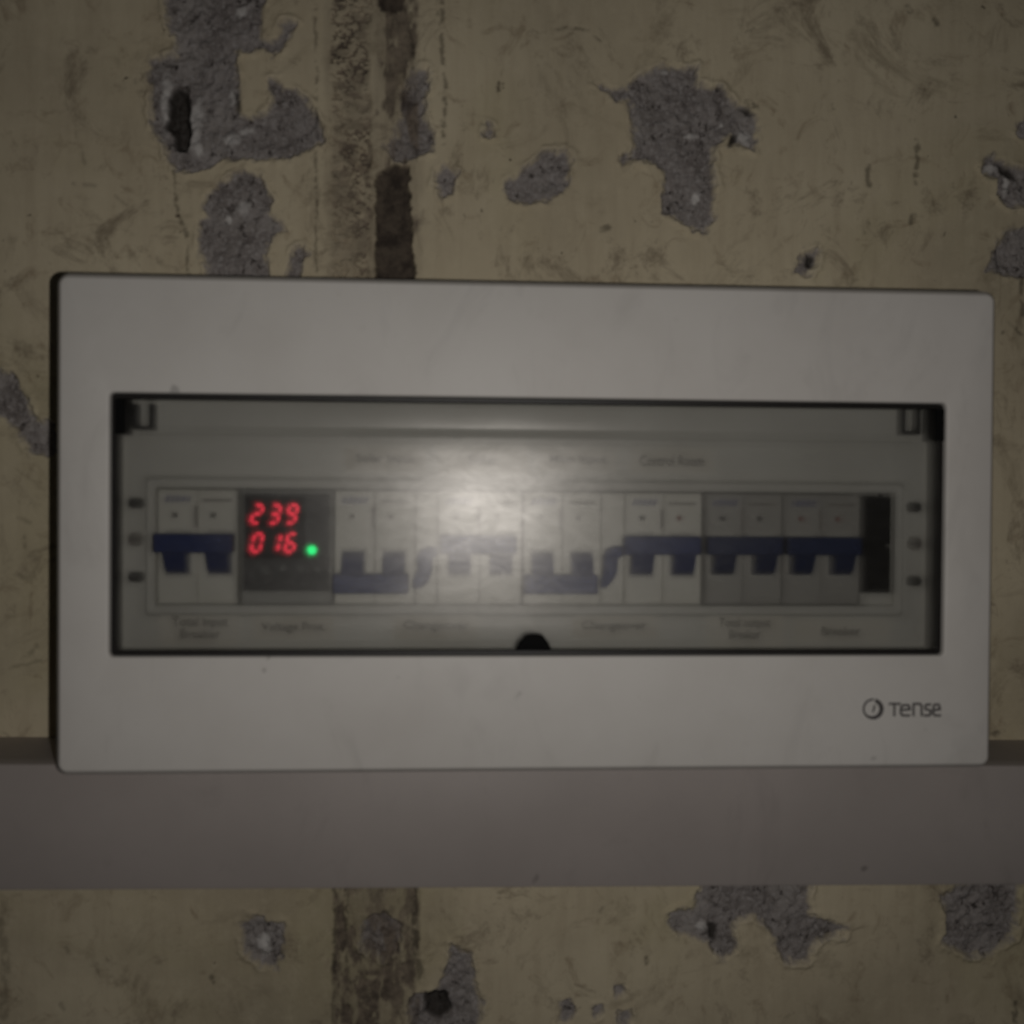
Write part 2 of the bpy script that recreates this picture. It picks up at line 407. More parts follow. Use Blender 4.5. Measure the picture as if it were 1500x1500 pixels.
LINES = [  # polyline, half width px
    ([(255, 250), (257, 290), (263, 315), (271, 335), (275, 365), (274, 405)], 2.4),
    ([(648, -20), (647, 60), (651, 130), (650, 210)], 2.6), ([(640, -20), (641, 20)], 1.5),
    ([(462, 0), (461, 60), (463, 120), (463, 280), (464, 400)], 1.3), ([(602, -20), (603, 100)], 1.6),
    ([(1273, 243), (1274, 270)], 3), ([(1344, 205), (1343, 245)], 3.2), ([(1341, 315), (1338, 325)], 4), ([(1272, 322), (1267, 345)], 2.4), ([(1343, 255), (1346, 268)], 2.2),
    ([(880, 335), (890, 332)], 4), ([(1331, 10), (1333, 14)], 5), ([(1371, 30), (1372, 34)], 4), ([(1222, 153), (1224, 158)], 2),
    ([(606, 1295), (606, 1345), (610, 1390), (618, 1440)], 4.5), ([(489, 1298), (489, 1500)], 1.6), ([(508, 1298), (507, 1420)], 1.6),
    ([(112, 195), (118, 220), (124, 240)], 3), ([(105, 268), (140, 272)], 2.2), ([(165, 285), (185, 300)], 1.6), ([(196, 115), (205, 135)], 2.2), ([(135, 372), (138, 382)], 2.2),
    ([(30, 965), (45, 955), (55, 945)], 3), ([(15, 978), (60, 968)], 2), ([(30, 735), (48, 740)], 3), ([(28, 758), (50, 768)], 3), ([(35, 785), (36, 810)], 2), ([(28, 842), (45, 850)], 3),
    ([(165, 1432), (169, 1444)], 3), ([(98, 1388), (101, 1396)], 2.5), ([(310, 1430), (312, 1438)], 3), ([(90, 1472), (95, 1480)], 3), ([(882, 1332), (882, 1334)], 3.5), ([(948, 1405), (949, 1412)], 3),
    ([(1470, 488), (1490, 480)], 2.5), ([(1478, 472), (1498, 490)], 2), ([(1450, 1076), (1470, 1072)], 3), ([(1498, 400), (1500, 460)], 3),
    ([(800, 45), (830, 40), (865, 45), (880, 60)], 1.2), ([(1085, 50), (1115, 35)], 1.6), ([(1095, 150), (1110, 158)], 4), ([(1487, 1470), (1488, 1500)], 3), ([(2, 1350), (8, 1420), (4, 1490)], 6),
]

def build_wall():
    nd = 840
    xs = np.concatenate([np.linspace(-900, -260, 24)[:-1], np.linspace(-245, 318, nd), np.linspace(330, 980, 24)[1:]])
    zs = np.concatenate([np.linspace(-900, -300, 22)[:-1], np.linspace(-285, 272, nd), np.linspace(290, 900, 22)[1:]])
    X, Z = np.meshgrid(xs, zs)
    # where each wall point falls on the surveyed photograph (a fixed plane-to-plane map)
    c, s = math.cos(YAW), math.sin(YAW)
    x1, y1 = c * X - s * ZW, s * X + c * ZW
    c, s = math.cos(-PITCH), math.sin(-PITCH)
    y2, z2 = c * y1 - s * Z, s * y1 + c * Z
    px, py = 750 + FPX * x1 / y2, 750 - FPX * z2 / y2
    wx = px + 8 * vnoise(px, py, 18, 4, 1, 0.72) + 3 * vnoise(px, py, 50, 2, 7)
    wy = py + 8 * vnoise(px, py, 18, 4, 2, 0.72) + 3 * vnoise(px, py, 50, 2, 8)
    sm = lambda v, w: np.clip(v / w + 0.5, 0, 1)
    cem = np.zeros_like(X); drk = np.zeros_like(X); brn = np.zeros_like(X); pla = np.zeros_like(X); h = np.zeros_like(X)
    def region(x0, x1_, y0, y1_, pad=25):
        ok = (px > x0 - pad) & (px < x1_ + pad) & (py > y0 - pad) & (py < y1_ + pad)
        return np.nonzero(ok)
    fine = vnoise(px, py, 9, 3, 5, 0.6)
    mid = vnoise(px, py, 26, 3, 6, 0.55)
    h += 0.35 * vnoise(px, py, 180, 3, 9)
    for poly in CEMENT:
        P = np.array(poly); r = region(*(P[:, 0].min(), P[:, 0].max(), P[:, 1].min(), P[:, 1].max()))
        if not len(r[0]): continue
        sd = poly_sd(wx[r], wy[r], poly)
        cem[r] = np.maximum(cem[r], sm(sd + 6.0 * fine[r], 7.0))
        rim = np.exp(-((sd + 1.5) / 2.6) ** 2) * np.clip(mid[r] * 2.5 + 0.25, 0, 1)
        pla[r] = np.maximum(pla[r], 0.13 * rim)
        h[r] += 1.2 * np.exp(-((sd + 5) / 4.0) ** 2) * np.clip(mid[r] * 2 + 0.5, 0, 1)
        h[r] = np.minimum(h[r], np.where(sd > -2, -np.clip((sd + 2) / 4, 0, 1) * (2.2 + 1.5 * fine[r] + 1.4 * mid[r]), h[r]))
    # vertical strip of raked mortar left by an old surface conduit
    edge = 9 * vnoise(px, py, 40, 4, 12, 0.65)
    def strip(x0, x1_, y0, y1_, w=6):
        return sm(np.minimum(px - x0 + edge, x1_ - px + edge), w) * sm(np.minimum(py - y0, y1_ - py), 10)
    rip = vnoise(px * 1.0 + 0.55 * py, (py - 0.45 * px) * 1.7, 15, 3, 13, 0.55)
    band = strip(484, 542, -60, 420)
    wob = np.clip(sm(0.12 - np.abs(rip), 0.10) + 0.6 * sm(mid - 0.05, 0.3), 0, 1)
    brn = np.maximum(brn, band * (0.05 + 0.90 * wob) * np.clip(0.95 + 0.7 * vnoise(px, py * 0.7, 55, 3, 21), 0.3, 1))
    h -= band * (1.4 * wob + 0.2)
    brn = np.maximum(brn, 0.42 * strip(478, 614, -60, 430, 14) * np.clip(0.8 + 0.9 * vnoise(px * 2.5, py * 0.35, 40, 4, 31, 0.6), 0, 1))
    band2 = strip(540, 612, -60, 250) * sm(vnoise(px * 2.2, py * 0.6, 38, 4, 14, 0.6) - 0.05, 0.35)
    brn = np.maximum(brn, 0.85 * band2); h -= 0.5 * band2
    band3 = strip(488, 612, 1290, 1530)
    r3 = sm(vnoise(px * 1.9, py * 0.8, 22, 4, 15, 0.65) + 0.04, 0.35) * np.clip(0.95 + 0.8 * vnoise(px, py * 0.6, 60, 3, 22), 0.2, 1)
    brn = np.maximum(brn, band3 * (0.24 + 0.66 * r3)); h -= band3 * 0.8 * r3
    brn = np.maximum(brn, 0.9 * strip(520, 560, 1420, 1530) * sm(fine + 0.35, 0.4))
    # open slot where the conduit still sank into the render
    slot = sm(poly_sd(wx, wy, [(560, 246), (600, 244), (602, 300), (606, 345), (606, 430), (546, 430), (550, 340), (548, 262)]), 4)
    brn = np.maximum(brn, slot); drk = np.maximum(drk, slot * 0.55); h -= slot * 3.0  # slot is sunk and its shade is painted in too
    top = sm(poly_sd(wx, wy, [(548, -30), (598, -30), (596, 14), (575, 24), (556, 18)]), 6)
    brn = np.maximum(brn, top); drk = np.maximum(drk, top * 0.5)
    for x, y, rx, ry in ((572, 45, 14, 16), (580, 95, 16, 16), (555, 90, 6, 14), (552, 165, 5, 8), (610, 330, 10, 18), (575, 68, 8, 20)):
        k = np.exp(-(((wx - x) / rx) ** 2 + ((wy - y) / ry) ** 2) * 1.3) * sm(fine + 0.45, 0.5)
        brn = np.maximum(brn, 0.9 * k)
    for poly, dep in PIT:
        P = np.array(poly); r = region(P[:, 0].min(), P[:, 0].max(), P[:, 1].min(), P[:, 1].max())
        if not len(r[0]): continue
        sd = poly_sd(px[r] + 0.5 * (wx[r] - px[r]), py[r] + 0.5 * (wy[r] - py[r]), poly)
        k = sm(sd, 5)
        drk[r] = np.maximum(drk[r], 0.85 * k); h[r] -= dep * np.clip((sd + 2) / 10, 0, 1)  # shade of the holes painted on top of their depth
    for x, y, rx, ry in WHITE:
        r = region(x - rx * 2, x + rx * 2, y - ry * 2, y + ry * 2)
        if not len(r[0]): continue
        q = ((wx[r] - x) / rx) ** 2 + ((wy[r] - y) / ry) ** 2
        pla[r] = np.maximum(pla[r], np.clip(1.35 - q, 0, 1) * (0.65 + 0.35 * np.clip(fine[r] * 2 + 0.5, 0, 1)))
        h[r] += 0.5 * np.clip(1.2 - q, 0, 1)
    for pl, hw in LINES:
        P = np.array(pl); r = region(P[:, 0].min(), P[:, 0].max(), P[:, 1].min(), P[:, 1].max(), 20)
        if not len(r[0]): continue
        d = np.full(r[0].shape, 1e9)
        qx, qy = px[r] + 0.6 * (wx[r] - px[r]), py[r] + 0.3 * (wy[r] - py[r])
        for (ax, ay), (bx, by) in zip(pl, pl[1:]):
            ex, ey = bx - ax, by - ay
            t = np.clip(((qx - ax) * ex + (qy - ay) * ey) / (ex * ex + ey * ey + 1e-9), 0, 1)
            d = np.minimum(d, np.hypot(qx - ax - t * ex, qy - ay - t * ey))
        k = np.clip((hw - d) / 3.5 + 0.6, 0, 1) * np.clip(fine[r] * 2.2 + 0.7, 0.0, 1)
        k *= 0.5 if P[:, 0].max() < 215 else 1.0
        drk[r] = np.maximum(drk[r], 0.55 * k); h[r] -= 0.5 * k
    pla *= (1 - drk)
    n1, n0 = X.shape
    co = np.stack([X * S, -h * S, Z * S], -1).reshape(-1, 3)
    ii = np.arange(n1 * n0).reshape(n1, n0)
    q = np.stack([ii[:-1, :-1], ii[:-1, 1:], ii[1:, 1:], ii[1:, :-1]], -1).reshape(-1, 4)
    me = bpy.data.meshes.new('wall')
    me.vertices.add(len(co)); me.vertices.foreach_set('co', co.astype(np.float32).ravel())
    me.loops.add(q.size); me.loops.foreach_set('vertex_index', q.astype(np.int32).ravel())
    me.polygons.add(len(q)); me.polygons.foreach_set('loop_start', np.arange(0, q.size, 4, dtype=np.int32))
    me.polygons.foreach_set('use_smooth', np.ones(len(q), bool))
    me.update(calc_edges=True)
    a = me.attributes.new('wear_pit_shade', 'FLOAT_COLOR', 'POINT')
    a.data.foreach_set('color', np.stack([cem, brn, drk, np.ones_like(X)], -1).astype(np.float32).ravel())
    a = me.attributes.new('plaster', 'FLOAT', 'POINT')
    a.data.foreach_set('value', pla.astype(np.float32).ravel())
    o = link('wall', me, wall_material())
    o.location = (0, 0, Z0 * S)
    o['kind'] = 'structure'
    o['label'] = 'old yellowed painted wall with flaking patches of bare grey cement'
    return o
build_wall()

# ------------------------------------------------------------------ cable trunking under the box
def build_trunking():
    xa, za = at(0, 1120, 55); xb, zb = at(1500, 1122, 55)
    xc, zc = at(0, 1305, 55)
    ang = math.atan2(za - zb, xb - xa)
    hgt = za - zc
    o = bpy.data.objects.new('cable_trunking', None); COL.objects.link(o)
    o.location = (xa * S, 0, (Z0 + za) * S); o.rotation_euler = (0, ang, 0); o.empty_display_size = 0.01
    o['label'] = 'long grey plastic cable trunking running along the wall under the white box'
    o['category'] = 'cable trunking'
    L0, L1 = -560, 1000
    b = MB()   # U-shaped channel against the wall
    b.prism([(-0.8, -6), (-0.8, 49), (-2.6, 49), (-2.6, 0), (-hgt + 2.6, 0), (-hgt + 2.6, 49), (-hgt + 0.8, 49), (-hgt + 0.8, -6)], L0, L1)
    b.build('channel', M_PVC, o)
    c = MB()   # clip-on cover with rounded long edges
    pr = [(0.2, 44.0), (0.2, 53.4), (-0.2, 54.5), (-1.2, 55.0), (-hgt + 1.2, 55.0), (-hgt + 0.2, 54.5), (-hgt - 0.2, 53.4), (-hgt - 0.2, 44.0),
          (-hgt + 0.7, 44.0), (-hgt + 0.7, 53.2), (-0.7, 53.2), (-0.7, 44.0)]
    c.prism(pr, L0, L1)
    c.build('cover', M_PVC, o, True)
build_trunking()

# ------------------------------------------------------------------ text and strokes
def text_mesh(body, width, height_cap, shear=0.0, bold=0.0):
    cu = bpy.data.curves.new('print', 'FONT')
    cu.body = body; cu.size = 10; cu.align_x = 'CENTER'; cu.align_y = 'CENTER'
    cu.space_line = 0.95; cu.shear = shear; cu.offset = bold; cu.resolution_u = 3
    o = bpy.data.objects.new('print', cu); COL.objects.link(o)
    dg = bpy.context.evaluated_depsgraph_get()
    me = bpy.data.meshes.new_from_object(o.evaluated_get(dg))
    bpy.data.objects.remove(o); bpy.data.curves.remove(cu)
    n = len(me.vertices); a = np.zeros(n * 3, np.float32); me.vertices.foreach_get('co', a); a = a.reshape(-1, 3)
    w = np.ptp(a[:, 0]); hh = np.ptp(a[:, 1])
    kx = width / w; ky = height_cap / hh
    out = np.zeros_like(a)
    cx, cy = (a[:, 0].max() + a[:, 0].min()) / 2, (a[:, 1].max() + a[:, 1].min()) / 2
    out[:, 0] = (a[:, 0] - cx) * kx * S; out[:, 2] = (a[:, 1] - cy) * ky * S
    me.vertices.foreach_set('co', out.ravel()); me.update()
    return me

def print_text(name, body, u, v, d, w, h, mat, parent, **kw):
    me = text_mesh(body, w, h, **kw); me.materials.clear()
    o = link(name, me, mat, parent)
    o.location = (u * S, -d * S, v * S)
    return o

def stroke(mb, pts, w, d):
    """flat printed line with round joins"""
    for (ax, ay), (bx, by) in zip(pts, pts[1:]):
        l = math.hypot(bx - ax, by - ay) or 1e-6
        nx, ny = -(by - ay) / l * w / 2, (bx - ax) / l * w / 2
        i = mb.pts([(ax - nx, ay - ny, d), (bx - nx, by - ny, d), (bx + nx, by + ny, d), (ax + nx, ay + ny, d)])
        mb.face((i, i + 1, i + 2, i + 3))
    for k, (x, y) in enumerate(pts):
        mb.disc(x, y, w / 2, d + 0.004 + 0.002 * (k % 2), 10)

# ------------------------------------------------------------------ distribution box
D = 70.0
W2, H2 = 203.4, 106.0
box = thing('distribution_box', 'white plastic electrical distribution box with smoked window mounted on the wall', 'distribution box', 0, 0, 0)
OU0, OV1 = uv(163, 575, D); OU1, OV0 = uv(1382, 960, D)
OU0, OU1 = -181.2, 180.8
OV0, OV1 = -56.0, 55.5
OVc = 0.4
OV0 += OVc; OV1 += OVc

def front_cover():
    b = MB()
    out = lambda i, d, r=5.2: [(u, v, d) for u, v in rrect(-W2 + i, W2 - i, -H2 + i, H2 - i, max(r - i, 1.5), 8)]
    inn = lambda i, d, r=2.0: [(u, v, d) for u, v in rrect(OU0 - i, OU1 + i, OV0 - i, OV1 + i, r + i, 8)]
    # skirt, steep drafted edge, small rounded arris
    L = [out(10, 56.3), out(0.6, 56.3), out(0, 57.2), out(0, D - 3.2), out(0.1, D - 2.9), out(1.7, D - 0.75), out(1.95, D - 0.4), out(2.3, D - 0.12), out(2.8, D)]
    for k in range(0, 5):
        a = math.pi / 2 * k / 4
        L.append(inn(0.9 * (1 - math.sin(a)), D - 0.9 + 0.9 * math.cos(a)))
    L += [inn(0, 50.5), inn(2, 50.5)]
    b.loops(L)
    return b.build('front_cover', M_COVER, box, True)
cover = front_cover()

def back_box():
    b = MB()
    o = lambda i, d: [(u, v, d) for u, v in rrect(-W2 + 3 + i, W2 - 3 - i, -H2 + 8.0 + i, H2 - 3 - i, 5, 4)]
    b.loops([o(0, -3), o(0, 56.0), o(2.2, 56.0), o(2.2, 2.5)], True, True)
    return b.build('back_box', M_BACK, box, True)
back_box()

# inner panel with the slot for the modules
PD = 52.0
SU0, SU1 = U(229, PD), U(1309, PD)
SV1, SV0 = V(719, PD), V(886, PD)
def inner_panel():
    b = MB()
    rr = lambda a, b_, c, d_, dd, r: [(u, v, dd) for u, v in rrect(a, b_, c, d_, r, 4)]
    outer = lambda d, i=0: rr(OU0 - 2 + i, OU1 + 2 - i, OV0 - 2 + i, OV1 + 2 - i, d, 2)
    slot = lambda d, i: rr(SU0 - i, SU1 + i, SV0 - i, SV1 + i, d, 0.6 + i * 0.3)
    b.loops([outer(48.5), outer(50.3), outer(PD - 2.2, 0.5), slot(PD - 2.2, 5.6), slot(PD, 4.2), slot(PD + 0.9, 3.6), slot(PD + 0.9, 1.0), slot(PD + 0.5, 0.3), slot(PD - 4, 0.0), slot(40, 0)])
    p = b.build('inner_panel', M_PANEL, box, True)
    # stepped ledge moulded above the slot
    l = MB()
    v1 = V(640, PD); v0 = V(652, PD)
    l.prism([(v0, 49.0), (v0, 50.6), (v0 + 1, 51.2), (v1 - 1.0, 51.2), (v1, 50.4), (v1, 49.0)], OU0 + 7, OU1 - 7)
    l.build('ledge', M_PANEL, p)
    return p
panel = inner_panel()

for side in (0, 1):
    for k, y in enumerate((737, 790, 845)):
        x = (200, 1338)[side]; y += (0, 6)[side]
        u, v = uv(x, y, 50)
        b = MB()
        if k == 1:        # raised moulded ring with a slotted screw
            n = 24
            ring = lambda r, d: [(u + r * math.cos(2 * math.pi * i / n), v + r * math.sin(2 * math.pi * i / n), d) for i in range(n)]
            b.loops([ring(3.3, 49), ring(3.2, 51.6), ring(2.5, 51.6), ring(2.3, 50.4)], False, True)
            sw = b.build('screw', M_STEEL, panel, True)
            c = MB(); c.box(u - 1.9, u + 1.9, v - 0.35, v + 0.35, 50.3, 50.7, 0.1); c.build('screw_slot', M_SCREW, sw)
        else:             # dark slab painting the shade inside a rounded knock-out hole
            b.slab(rrect(u - 3.5, u + 3.5, v - 2.4, v + 2.4, 2.0, 5), 49.2, 50.5, 0.2)
            b.build('screw_hole_shade', M_SCREW, panel)

# printed paper labels stuck on the panel (x0, y0, x1, y1, text)
LABELS = [
    (236, 896, 352, 942, 'Total input\nBreaker', 80, 31), (372, 902, 490, 936, 'Voltage Prot.', 92, 16),
    (578, 897, 700, 936, 'Changeover', 96, 16), (838, 900, 962, 934, 'Changeover', 96, 16),
    (1036, 895, 1146, 945, 'Total output\nBreaker', 78, 31), (1162, 908, 1300, 940, 'Breaker', 60, 13),
    (506, 656, 622, 690, 'Solar Input', 84, 15), (642, 655, 772, 692, 'Solar', 44, 15), (790, 658, 902, 690, 'Main Input', 84, 15),
    (924, 658, 1044, 692, 'Control Room', 96, 16),
]
for x0, y0, x1, y1, body, tw, th in LABELS:
    u0, v1 = uv(x0, y0, 50); u1, v0 = uv(x1, y1, 50)
    b = MB(); b.box(u0, u1, v0, v1, 49.5, 50.55, 0.05)
    lb = b.build('paper_label', M_PAPER, panel)
    k = (ZW - 50.5) / FPX
    print_text('print', body, (u0 + u1) / 2 + random.uniform(-.3, .3), (v0 + v1) / 2, 50.62, tw * k, th * k, M_INK, lb, bold=0.12)

# black plate added for the shade inside the open gap on the right
b = MB()
bu0, bu1 = U(1260.5, 50), U(1303, 50); bv1, bv0 = V(724, 50), V(867, 50)
vm = V(797, 50)
b.box(bu0, bu1, vm + 0.8, bv1, 30, 51.5, 0.5); b.box(bu0, bu1, bv0, vm - 0.8, 30, 51.5, 0.5); b.box(bu0 + 0.6, bu1 - 0.6, vm - 1.5, vm + 1.5, 30, 47.5, 0.3)
b.build('gap_shade_plate', M_BLACK, box)
b = MB(); b.box(bu1 + 0.1, SU1 - 0.1, SV0 + 0.1, SV1 - 0.1, 42, 50.5, 0.3); b.box(bu0, bu1, SV0 + 0.1, bv0 - 0.1, 42, 50.5, 0.3); b.build('slot_filler', M_PANEL, panel)
b = MB(); b.box(-170, 170, -24, 11, 6, 13.5, 0.8); b.build('mounting_rail', M_STEEL, box)

# smoked window lid
def build_lid():
    g = 2.3
    u0, u1, v0, v1 = OU0 + g, OU1 - g, OV0 + g, OV1 - g
    y2v = lambda y: V(y, 68)
    prof = [(v0, 66.6), (v0 + 2, 67.8), (v0 + 5, 68.2)]
    for i in range(1, 14): prof.append((v0 + 5 + (y2v(645) - v0 - 5) * i / 14, 68.2))
    prof += [(y2v(643), 68.2), (y2v(637), 68.05), (y2v(631), 67.5), (y2v(627), 67.5)]
    va, vb = y2v(625), y2v(600)
    for i in range(0, 11):
        q = i / 10; prof.append((va + (vb - va) * q, 67.5 - 0.45 * q + 0.10 * math.sin(math.pi * q)))
    prof += [(y2v(596), 66.85), (v1, 66.4)]
    nu = 24
    b = MB(); n = len(prof)
    us = [u0 + (u1 - u0) * i / nu for i in range(nu + 1)]
    fr = [b.pts([(u, v, d) for v, d in prof]) for u in us]
    bk = [b.pts([(u, v, d - 2.0) for v, d in prof]) for u in us]
    for i in range(nu):
        for j in range(n - 1):
            b.face((fr[i] + j, fr[i + 1] + j, fr[i + 1] + j + 1, fr[i] + j + 1), 0)
            b.face((bk[i] + j, bk[i] + j + 1, bk[i + 1] + j + 1, bk[i + 1] + j), 1)
    for i in range(nu):
        for j in (0, n - 1): b.face((fr[i] + j, bk[i] + j, bk[i + 1] + j, fr[i + 1] + j), 1)
    for i in (0, nu):
        for j in range(n - 1): b.face((fr[i] + j, fr[i] + j + 1, bk[i] + j + 1, bk[i] + j), 1)
    lid = b.build('window_lid', [M_LID, M_LID2], box, True)
    # lid rim, near-black to paint in the shaded gap round the lid
    r = MB()
    o = lambda a, d, rr=1.6: [(u, v, d) for u, v in rrect(OU0 + a, OU1 - a, OV0 + a, OV1 - a, rr, 4)]
    r.loops([o(0.25, 52), o(0.25, 67.2), o(0.6, 67.9), o(2.1, 67.9), o(2.5, 67.5), o(2.5, 60)])
    r.build('lid_edge_shade', M_RIM, lid, True)
    for sx in (0, 1):     # hinge blocks and U clips in the upper corners
        x0, x1 = ((170, 184), (1365, 1378))[sx]; yy = (0, 10)[sx]
        ua, ub = U(x0, 66), U(x1, 66)
        h = MB(); h.box(ua, ub, V(636 + yy, 66, x0), OV1 - 2.45, 56, 68.6, 0.5); h.build('hinge', M_BLACK, lid)
        x0, x1 = ((197, 226), (1318, 1345))[sx]
        ua, ub = U(x0, 60), U(x1, 60); va, vb = V(630 + yy * .7, 60, x0), V(592 + yy * .7, 60, x0)
        c = MB()
        c.slab([(ua, vb), (ua, va), (ub, va), (ub, vb), (ub - 1.5, vb), (ub - 1.5, va + 1.6), (ua + 1.5, va + 1.6), (ua + 1.5, vb)], 56, 61.0, 0.3)
        c.build('hinge_clip', M_METER, lid)
    # finger catch at the lower edge
    l = MB()
    ua, ub = U(756, 67), U(809, 67); vb = OV0 + 2.4; vt = V(928, 67, 782)
    l.slab([(ua, vb), (ub, vb), (ub - 1.4, vb + (vt - vb) * .45), (ub - 4, vt - 0.6), ((ua + ub) / 2 + 1.5, vt), ((ua + ub) / 2 - 1.5, vt), (ua + 4, vt - 0.6), (ua + 1.4, vb + (vt - vb) * .45)], 60, 69.2, 0.9)
    lt = l.build('latch', M_BLACK, lid, True)
    q = MB(); q.box((ua + ub) / 2 - 4, (ua + ub) / 2 + 4, vb + 0.6, vb + 2.0, 69.0, 69.8, 0.3); q.build('latch_grip', M_BLACK, lt)
build_lid()

# maker's mark on the cover
def maker_mark():
    d = D + 0.06
    P = lambda x, y: uv(x, y, D)
    b = MB()
    cx, cy = 1279, 1038.5
    ro, n = 15.5, 40
    pts_o, pts_i = [], []
    a0, a1 = math.radians(78), math.radians(78 - 352)
    for i in range(n + 1):
        a = a0 + (a1 - a0) * i / n
        q = i / n
        w = 3.0 + 3.6 * max(0.0, math.cos((q - 0.22) * math.pi * 1.15))
        pts_o.append(P(cx + ro * math.cos(a), cy - ro * math.sin(a))); pts_i.append(P(cx + (ro - w) * math.cos(a), cy - (ro - w) * math.sin(a)))
    i0 = b.pts([(u, v, d) for u, v in pts_o]); i1 = b.pts([(u, v, d) for u, v in pts_i])
    for i in range(n): b.face((i0 + i, i0 + i + 1, i1 + i + 1, i1 + i))
    stroke(b, [P(1279, 1042), P(1281, 1034)], 0.9, d)
    k = 1.05
    def g(L): stroke(b, [P(x, y) for x, y in L], k, d)
    T, B, Mi = 1029, 1048, 1039
    g([(1303, T + 2), (1318, T + 2)]); g([(1310, T + 2), (1310, B)])
    g([(1332, B), (1322, B), (1319.5, B - 3), (1319.5, Mi - 2), (1322, T + 4), (1331, T + 4), (1333, Mi), (1320, Mi + 1)])
    g([(1338, B), (1338, T + 2), (1348, T + 2), (1350, T + 5), (1350, B)])
    g([(1363, T + 3), (1357, T + 3), (1355, T + 6), (1356, Mi), (1362, Mi + 1), (1363.5, Mi + 4), (1362, B), (1354, B)])
    g([(1377, B), (1369, B), (1367, B - 3), (1367, Mi - 2), (1369, T + 3), (1375, T + 3), (1377, Mi), (1368, Mi + 1)])
    b.build('maker_logo', M_LOGO, cover, recalc=False)
maker_mark()

# ------------------------------------------------------------------ modules in the slot
FD = 55.0          # front face of the modules
VB0, VB1 = SV0 + 0.6, SV1 - 0.6
vz = lambda y: V(y, FD)
k55 = (ZW - FD) / FPX

def breaker(x0, x1, label, on, body_mat, recess=0.0, ink='ivory', toggle_px=None, group='two pole circuit breakers in the box', dots=('k', 'k')):
    fd = FD - recess
    u0, u1 = U(x0, fd), U(x1, fd)
    uc = (u0 + u1) / 2; w = (u1 - u0) / 2
    vc = (VB0 + VB1) / 2
    t = thing('circuit_breaker', label, 'circuit breaker', uc, vc, 14, group)
    L = lambda u: u - uc
    for sgn in (-1, 1):
        a, b_ = (-w + 0.1, -0.12) if sgn < 0 else (0.12, w - 0.1)
        m = MB()
        # body: shoulders set back, raised nose carrying the toggle
        m.box(a, b_, VB0 - vc, VB1 - vc, 0, fd - 14 - 1.0, 0.4)
        m.box(a + 0.15, b_ - 0.15, vz(874) - vc, vz(724) - vc, fd - 15.4, fd - 14, 0.2)
        m.build('pole_body', body_mat, t)
    F = fd - 14
    # toggle: two levers joined by a bridge bar
    tx0, tx1 = toggle_px or (x0 + 2, x1 - 6)
    ta, tb = L(U(tx0, FD + 8)), L(U(tx1, FD + 8))
    tw = tb - ta
    y = lambda p: V(p, FD + 8) - vc
    g = MB()
    if on: bt, bb, le, sg = 784, 812, 843, -1
    else:  bt, bb, le, sg = 841, 870, 810, 1
    g.box(ta, tb, y(bb), y(bt), F + 2.5, F + 10.0, 0.9, 0.9)
    lw = tw * 0.285
    for c in (ta + tw * 0.255, ta + tw * 0.80):
        if on: prof = [(y(843), F - 1), (y(843), F + 1.5), (y(836), F + 4.6), (y(811), F + 8.8), (y(800), F + 8.8), (y(800), F - 1)]
        else:  prof = [(y(852), F - 1), (y(852), F + 8.8), (y(842), F + 8.8), (y(817), F + 4.6), (y(810), F + 1.5), (y(810), F - 1)]
        g.prism(prof, c - lw / 2, c + lw / 2)
    g.build('toggle', M_NAVYD if body_mat is M_GREY else M_NAVY, t)
    # recess edges round each lever
    for c in (ta + tw * 0.255, ta + tw * 0.80):
        r = MB(); lo, hi = (le, 780) if on else (874, le)
        lo = min(lo + 5, 873) if on else 873
        hi = 779 if on else le - 5
        r.box(c - lw / 2 - 1.0, c + lw / 2 + 1.0, y(lo), y(hi), F - 0.6, F + 0.05, 0.05)
        r.build('lever_slot', M_SLOT, t)
    # print on the face
    zt = F + 0.06
    Y = lambda p: vz(p) - vc
    # tiny unreadable maker's mark and rating line
    bm_ = MB()
    for q in range(5): stroke(bm_, [(-w * 0.78 + q * w * 0.13, Y(738)), (-w * 0.72 + q * w * 0.13, Y(731))], 1.1, zt)
    bm_.build('brand_print', M_BINK, t, recalc=False)
    bm_ = MB(); stroke(bm_, [(w * 0.15, Y(736)), (w * 0.82, Y(736))], 1.2, zt)
    bm_.build('rating_print', M_GINK, t, recalc=False)
    for k, s_ in enumerate((-1, 1)):
        cx = s_ * w * 0.5 + (-.06 if k == 0 else -.1) * w
        i = MB(); i.box(cx - 4.6, cx + 4.6, Y(771), Y(745), F - 0.5, F + 0.25, 0.15)
        iw = i.build('indicator_window', body_mat, t)
        q = MB(); q.disc(cx, Y(757.5), 1.25, F + 0.3, 14)
        q.build('indicator', {'k': M_INK, 'r': M_RINK, 'g': M_GINK}[dots[k]], iw, recalc=False)
    ln = MB(); ln.box(-w * 0.08, w * 0.0, Y(774), Y(744), F - 0.2, F + 0.08, 0.03); ln.build('marking_line', M_GINK, t)
    return t

